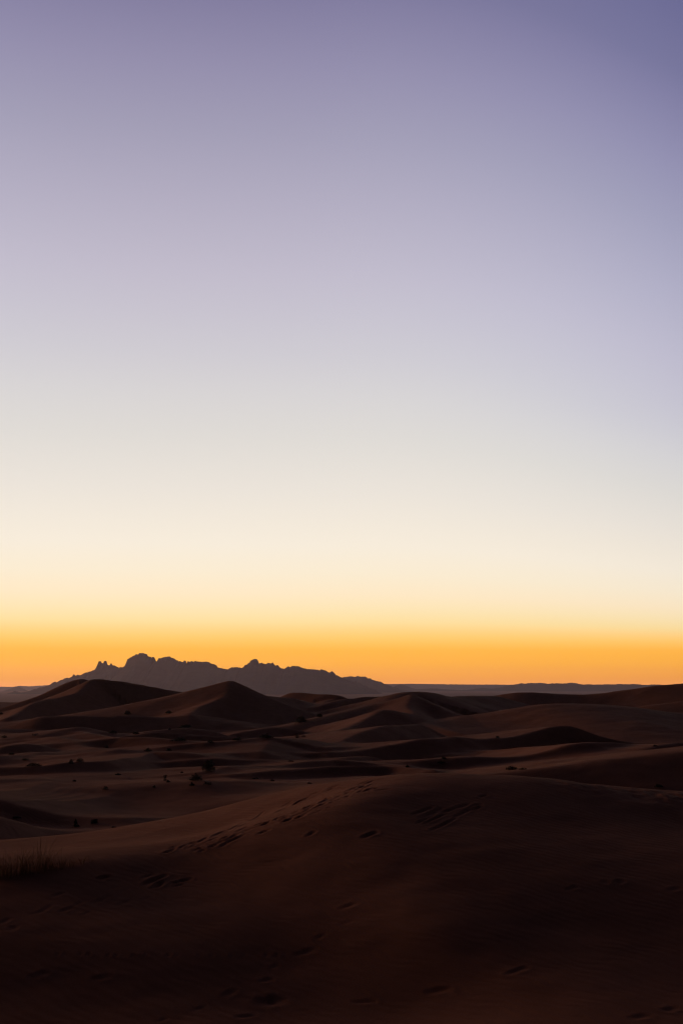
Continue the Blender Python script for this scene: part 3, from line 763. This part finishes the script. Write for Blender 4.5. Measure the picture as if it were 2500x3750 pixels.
BUSHES = [
    ('c2', 250, 215, 26, 17, 'dark low bush at the right foot of the big left dune'),
    ('c2', 815, 200, 24, 15, 'rounded bush alone on the pale flank climbing left of the pointed central dune'),
    ('c1', 15, 215, 20, 9, 'flat dark bush at the left edge, highest of those on the left side'),
    ('c1', 480, 505, 28, 12, 'low faint bush in the dip just left of the pale rounded crest on the left'),
    ('c1', 60, 535, 26, 11, 'flat bush near the left edge below the small dark hollow line'),
    ('c2', 45, 475, 34, 13, 'low spreading bush behind the right shoulder of the rounded left dune'),
    ('c2', 365, 485, 30, 14, 'oval bush at the left tip of the long dark hollow below the big left dune'),
    ('c2', 1030, 398, 50, 14, 'long thin bush slanting along the sand edge left of the pointed dune'),
    ('c2', 822, 422, 14, 7, 'very small round bush just left of the long thin slanting one'),
    ('c2', 940, 578, 62, 15, 'wide dark bush filling the shadowed hollow below the long thin slanting one'),
    ('c2', 1385, 600, 26, 12, 'low bush at the right end of the hollow that holds the wide dark bush'),
    ('c1', 1455, 670, 22, 14, 'faint round bush on the right flank of the rounded left dune'),
    ('c2', 530, 718, 32, 15, 'squat bush just behind the pale crest left of the large round shrub'),
    ('c2', 815, 712, 24, 11, 'small bush behind the pale crest, right of the squat one'),
    ('c1', 155, 765, 24, 12, 'round dark bush near the left edge on the rim of a pale hollow'),
    ('c1', 345, 840, 30, 9, 'thin flat bush on pale sand right of the round one near the left edge'),
    ('c1', 460, 920, 62, 15, 'very wide low dark thicket on the sand at the left under the flat bush'),
    ('c1', 975, 885, 24, 18, 'left one of two dark bushes standing side by side by the low dune nose'),
    ('c1', 1090, 862, 30, 17, 'right and slightly higher one of two dark bushes by the low dune nose'),
    ('c2', 1180, 1115, 56, 27, 'dense black bush broad and leaning right, above two small clumps on pale sand'),
    ('c2', 1130, 1185, 20, 13, 'small clump directly under the dense broad leaning bush'),
    ('c2', 1345, 1172, 34, 14, 'small faint clump right of and below the dense broad leaning bush'),
    ('c2', 805, 1142, 16, 9, 'tiny clump at the right foot of the slim upright shrub'),
    ('c1', 1015, 1130, 14, 9, 'tiny bush standing out on the lit crest of the low dune at lower left'),
    ('c2', 120, 1042, 26, 9, 'low bush behind the lit crest at lower left'),
    ('c1', 1440, 1240, 26, 15, 'dim bush on the dark face of the low dune at lower left'),
    ('c2', 615, 1215, 9, 12, 'tiny upright bush on dim sand below the slim upright shrub'),
    ('c2', 993, 1015, 11, 8, 'tiny dim bush between the slim upright shrub and the large round shrub'),
    ('c3', 1380, 248, 24, 16, 'small bush just right of the big oblong black bush'),
    ('c3', 650, 536, 56, 18, 'broad low black bush sitting on the pale crest in the middle of the dunes'),
    ('c3', 255, 568, 36, 15, 'rounded black bush left of the broad one, on the same pale crest'),
    ('c3', 1075, 535, 20, 19, 'spindly faint bush right of the broad one on the crest'),
    ('c3', 1160, 520, 24, 8, 'low thin bush touching the right side of the spindly faint one'),
    ('c3', 990, 856, 20, 6, 'flat small bush beside the start of the dark double ridge in the middle'),
    ('c3', 500, 1100, 38, 8, 'flat dark scrub patch under the small lit mound behind the near dune'),
    ('c3', 735, 1122, 20, 7, 'small flat scrub patch right of the longer one behind the near dune'),
    ('c3', 1240, 1160, 18, 7, 'small flat scrub patch just above the near dune crest in the middle'),
    ('c5', 770, 640, 15, 10, 'small round bush alone in the dip right of the tall dune'),
    ('c5', 50, 968, 42, 10, 'flat topped dark bush, lower of a pair on pale sand right of the middle'),
    ('c5', 85, 905, 22, 9, 'small bush, upper of the pair on pale sand right of the middle'),
    ('c4', 1085, 1085, 14, 10, 'small leaning bush near the right end of the dark double ridge'),
    ('c5', 950, 1045, 50, 19, 'loose dark bush in the dip in front of the small right-hand mound'),
    ('c5', 1090, 1040, 30, 9, 'thin scrub trailing right from the loose dark bush in the dip'),
    ('c6', 1260, 1265, 36, 12, 'low dark bush near the right edge just above the near crest'),
    ('c6', 1215, 745, 22, 6, 'tiny flat bush at the right where several dune tails meet'),
    ('c7', 1080, 425, 28, 18, 'rounded bush in the dark trough at lower left, right of the pointed one'),
    ('c7', 185, 370, 34, 10, 'low dim bush in the dark trough near the left edge behind the near dune'),
    ('c7', 1310, 475, 20, 6, 'tiny bush on the sand right above the near crest at the left'),
]
for i, (cr, x, y, wpx, hpx, lab) in enumerate(BUSHES):
    bush('desert_bush', 100 + i, cr, x, y, wpx, hpx, lab, lean=.35 if 'leaning right' in lab or 'slanting' in lab else 0)
bush('desert_bush', 301, 'c3', 1120, 320, 52, 25, 'big oblong black bush slanting up to the right behind the middle dunes', lean=.5)
bush('round_shrub', 302, 'c2', 1360, 985, 56, 46, 'large round black shrub, biggest plant on the dunes, on a dark slope', 'shrub')
bush('upright_shrub', 303, 'c2', 765, 1120, 18, 22, 'slim upright shrub with a round head at the right end of the lit low crest', 'shrub', tall=True)
bush('upright_shrub', 304, 'c7', 872, 465, 22, 28, 'pointed upright shrub in the dark trough behind the near dune at lower left', 'shrub', tall=True)


def tuft(seed, cr, x, y, hpx, wpx, n, label):
    rng = random.Random(seed)
    gx, gy, gz = hit(*cv(cr, x, y), 15, 60, 1500)
    s_ = gy / F0; ht = hpx * s_; wd = wpx * s_
    V = []; F = []
    for k in range(int(n * .45)):
        a = rng.uniform(0, 2 * math.pi); rr = wd * .5 * rng.random() ** .7
        bx, by = rr * math.cos(a), rr * math.sin(a) * .8
        h = ht * (.3 + .85 * rng.random() ** 1.15) * (1 - .35 * rr / (wd * .5)); out = h * rng.uniform(.05, .75)
        da = a + rng.uniform(-.7, .7); ox, oy = math.cos(da) * out, math.sin(da) * out
        wdt = rng.uniform(.004, .008); pa = rng.uniform(0, math.pi); wx, wy = math.cos(pa) * wdt, math.sin(pa) * wdt
        i = len(V); m = 5
        for q in range(m):
            u = q / (m - 1); kx = u * u; tp = 1 - .85 * u
            cx, cy, cz = bx + ox * kx, by + oy * kx, -.04 + h * (u - .22 * kx * (out / h + .1))
            V.append((cx - wx * tp, cy - wy * tp, cz)); V.append((cx + wx * tp, cy + wy * tp, cz))
        for q in range(m - 1):
            F.append((i + 2 * q, i + 2 * q + 1, i + 2 * q + 3, i + 2 * q + 2))
    o = mesh_np('grass_tuft', V, F, grassm, False)
    o.location = (gx, gy, gz)
    tag(o, label, 'grass tuft', 'wispy dry grass tufts on the near dune')
    return o


tuft(1, 's', 60, 3200, 125, 100, 420, 'bushy dark tuft of wispy dry grass, densest of the clump at the left edge')
tuft(2, 's', 4, 3213, 105, 90, 320, 'wispy grass tuft cut by the left edge of the picture')
tuft(3, 's', 112, 3197, 135, 80, 300, 'tall thin grass tuft in the middle of the clump at the left')
tuft(4, 's', 152, 3186, 138, 70, 200, 'tallest sparse grass tuft, right side of the dense part of the left clump')
tuft(5, 's', 228, 3178, 78, 90, 240, 'short spreading grass tuft set apart to the right of the tall clump')
tuft(6, 's', 298, 3160, 42, 80, 130, 'small low grass tuft, rightmost of the clump at the left')
tuft(7, 's', 188, 3186, 70, 70, 150, 'thin short grass tuft between the tall clump and the short spreading tuft')

# ------------------------------------------------------------------ evening haze
hz = bpy.data.materials.new('haze'); hz.use_nodes = True
t = hz.node_tree; t.nodes.clear()
pv = nd(t, 'ShaderNodeVolumePrincipled')
pv.inputs['Color'].default_value = (.77, .645, .73, 1)
pv.inputs['Density'].default_value = 3.4e-5
pv.inputs['Anisotropy'].default_value = .55
mo = nd(t, 'ShaderNodeOutputMaterial'); t.links.new(pv.outputs[0], mo.inputs['Volume'])
B = 21500.0; zb, zt = -110.0, 300.0
Vb = [(-B, -B, zb), (B, -B, zb), (B, B, zb), (-B, B, zb), (-B, -B, zt), (B, -B, zt), (B, B, zt), (-B, B, zt)]
Fb = [(0, 3, 2, 1), (4, 5, 6, 7), (0, 1, 5, 4), (1, 2, 6, 5), (2, 3, 7, 6), (3, 0, 4, 7)]
o = mesh_np('haze', Vb, Fb, hz, False)
tag(o, kind='stuff')
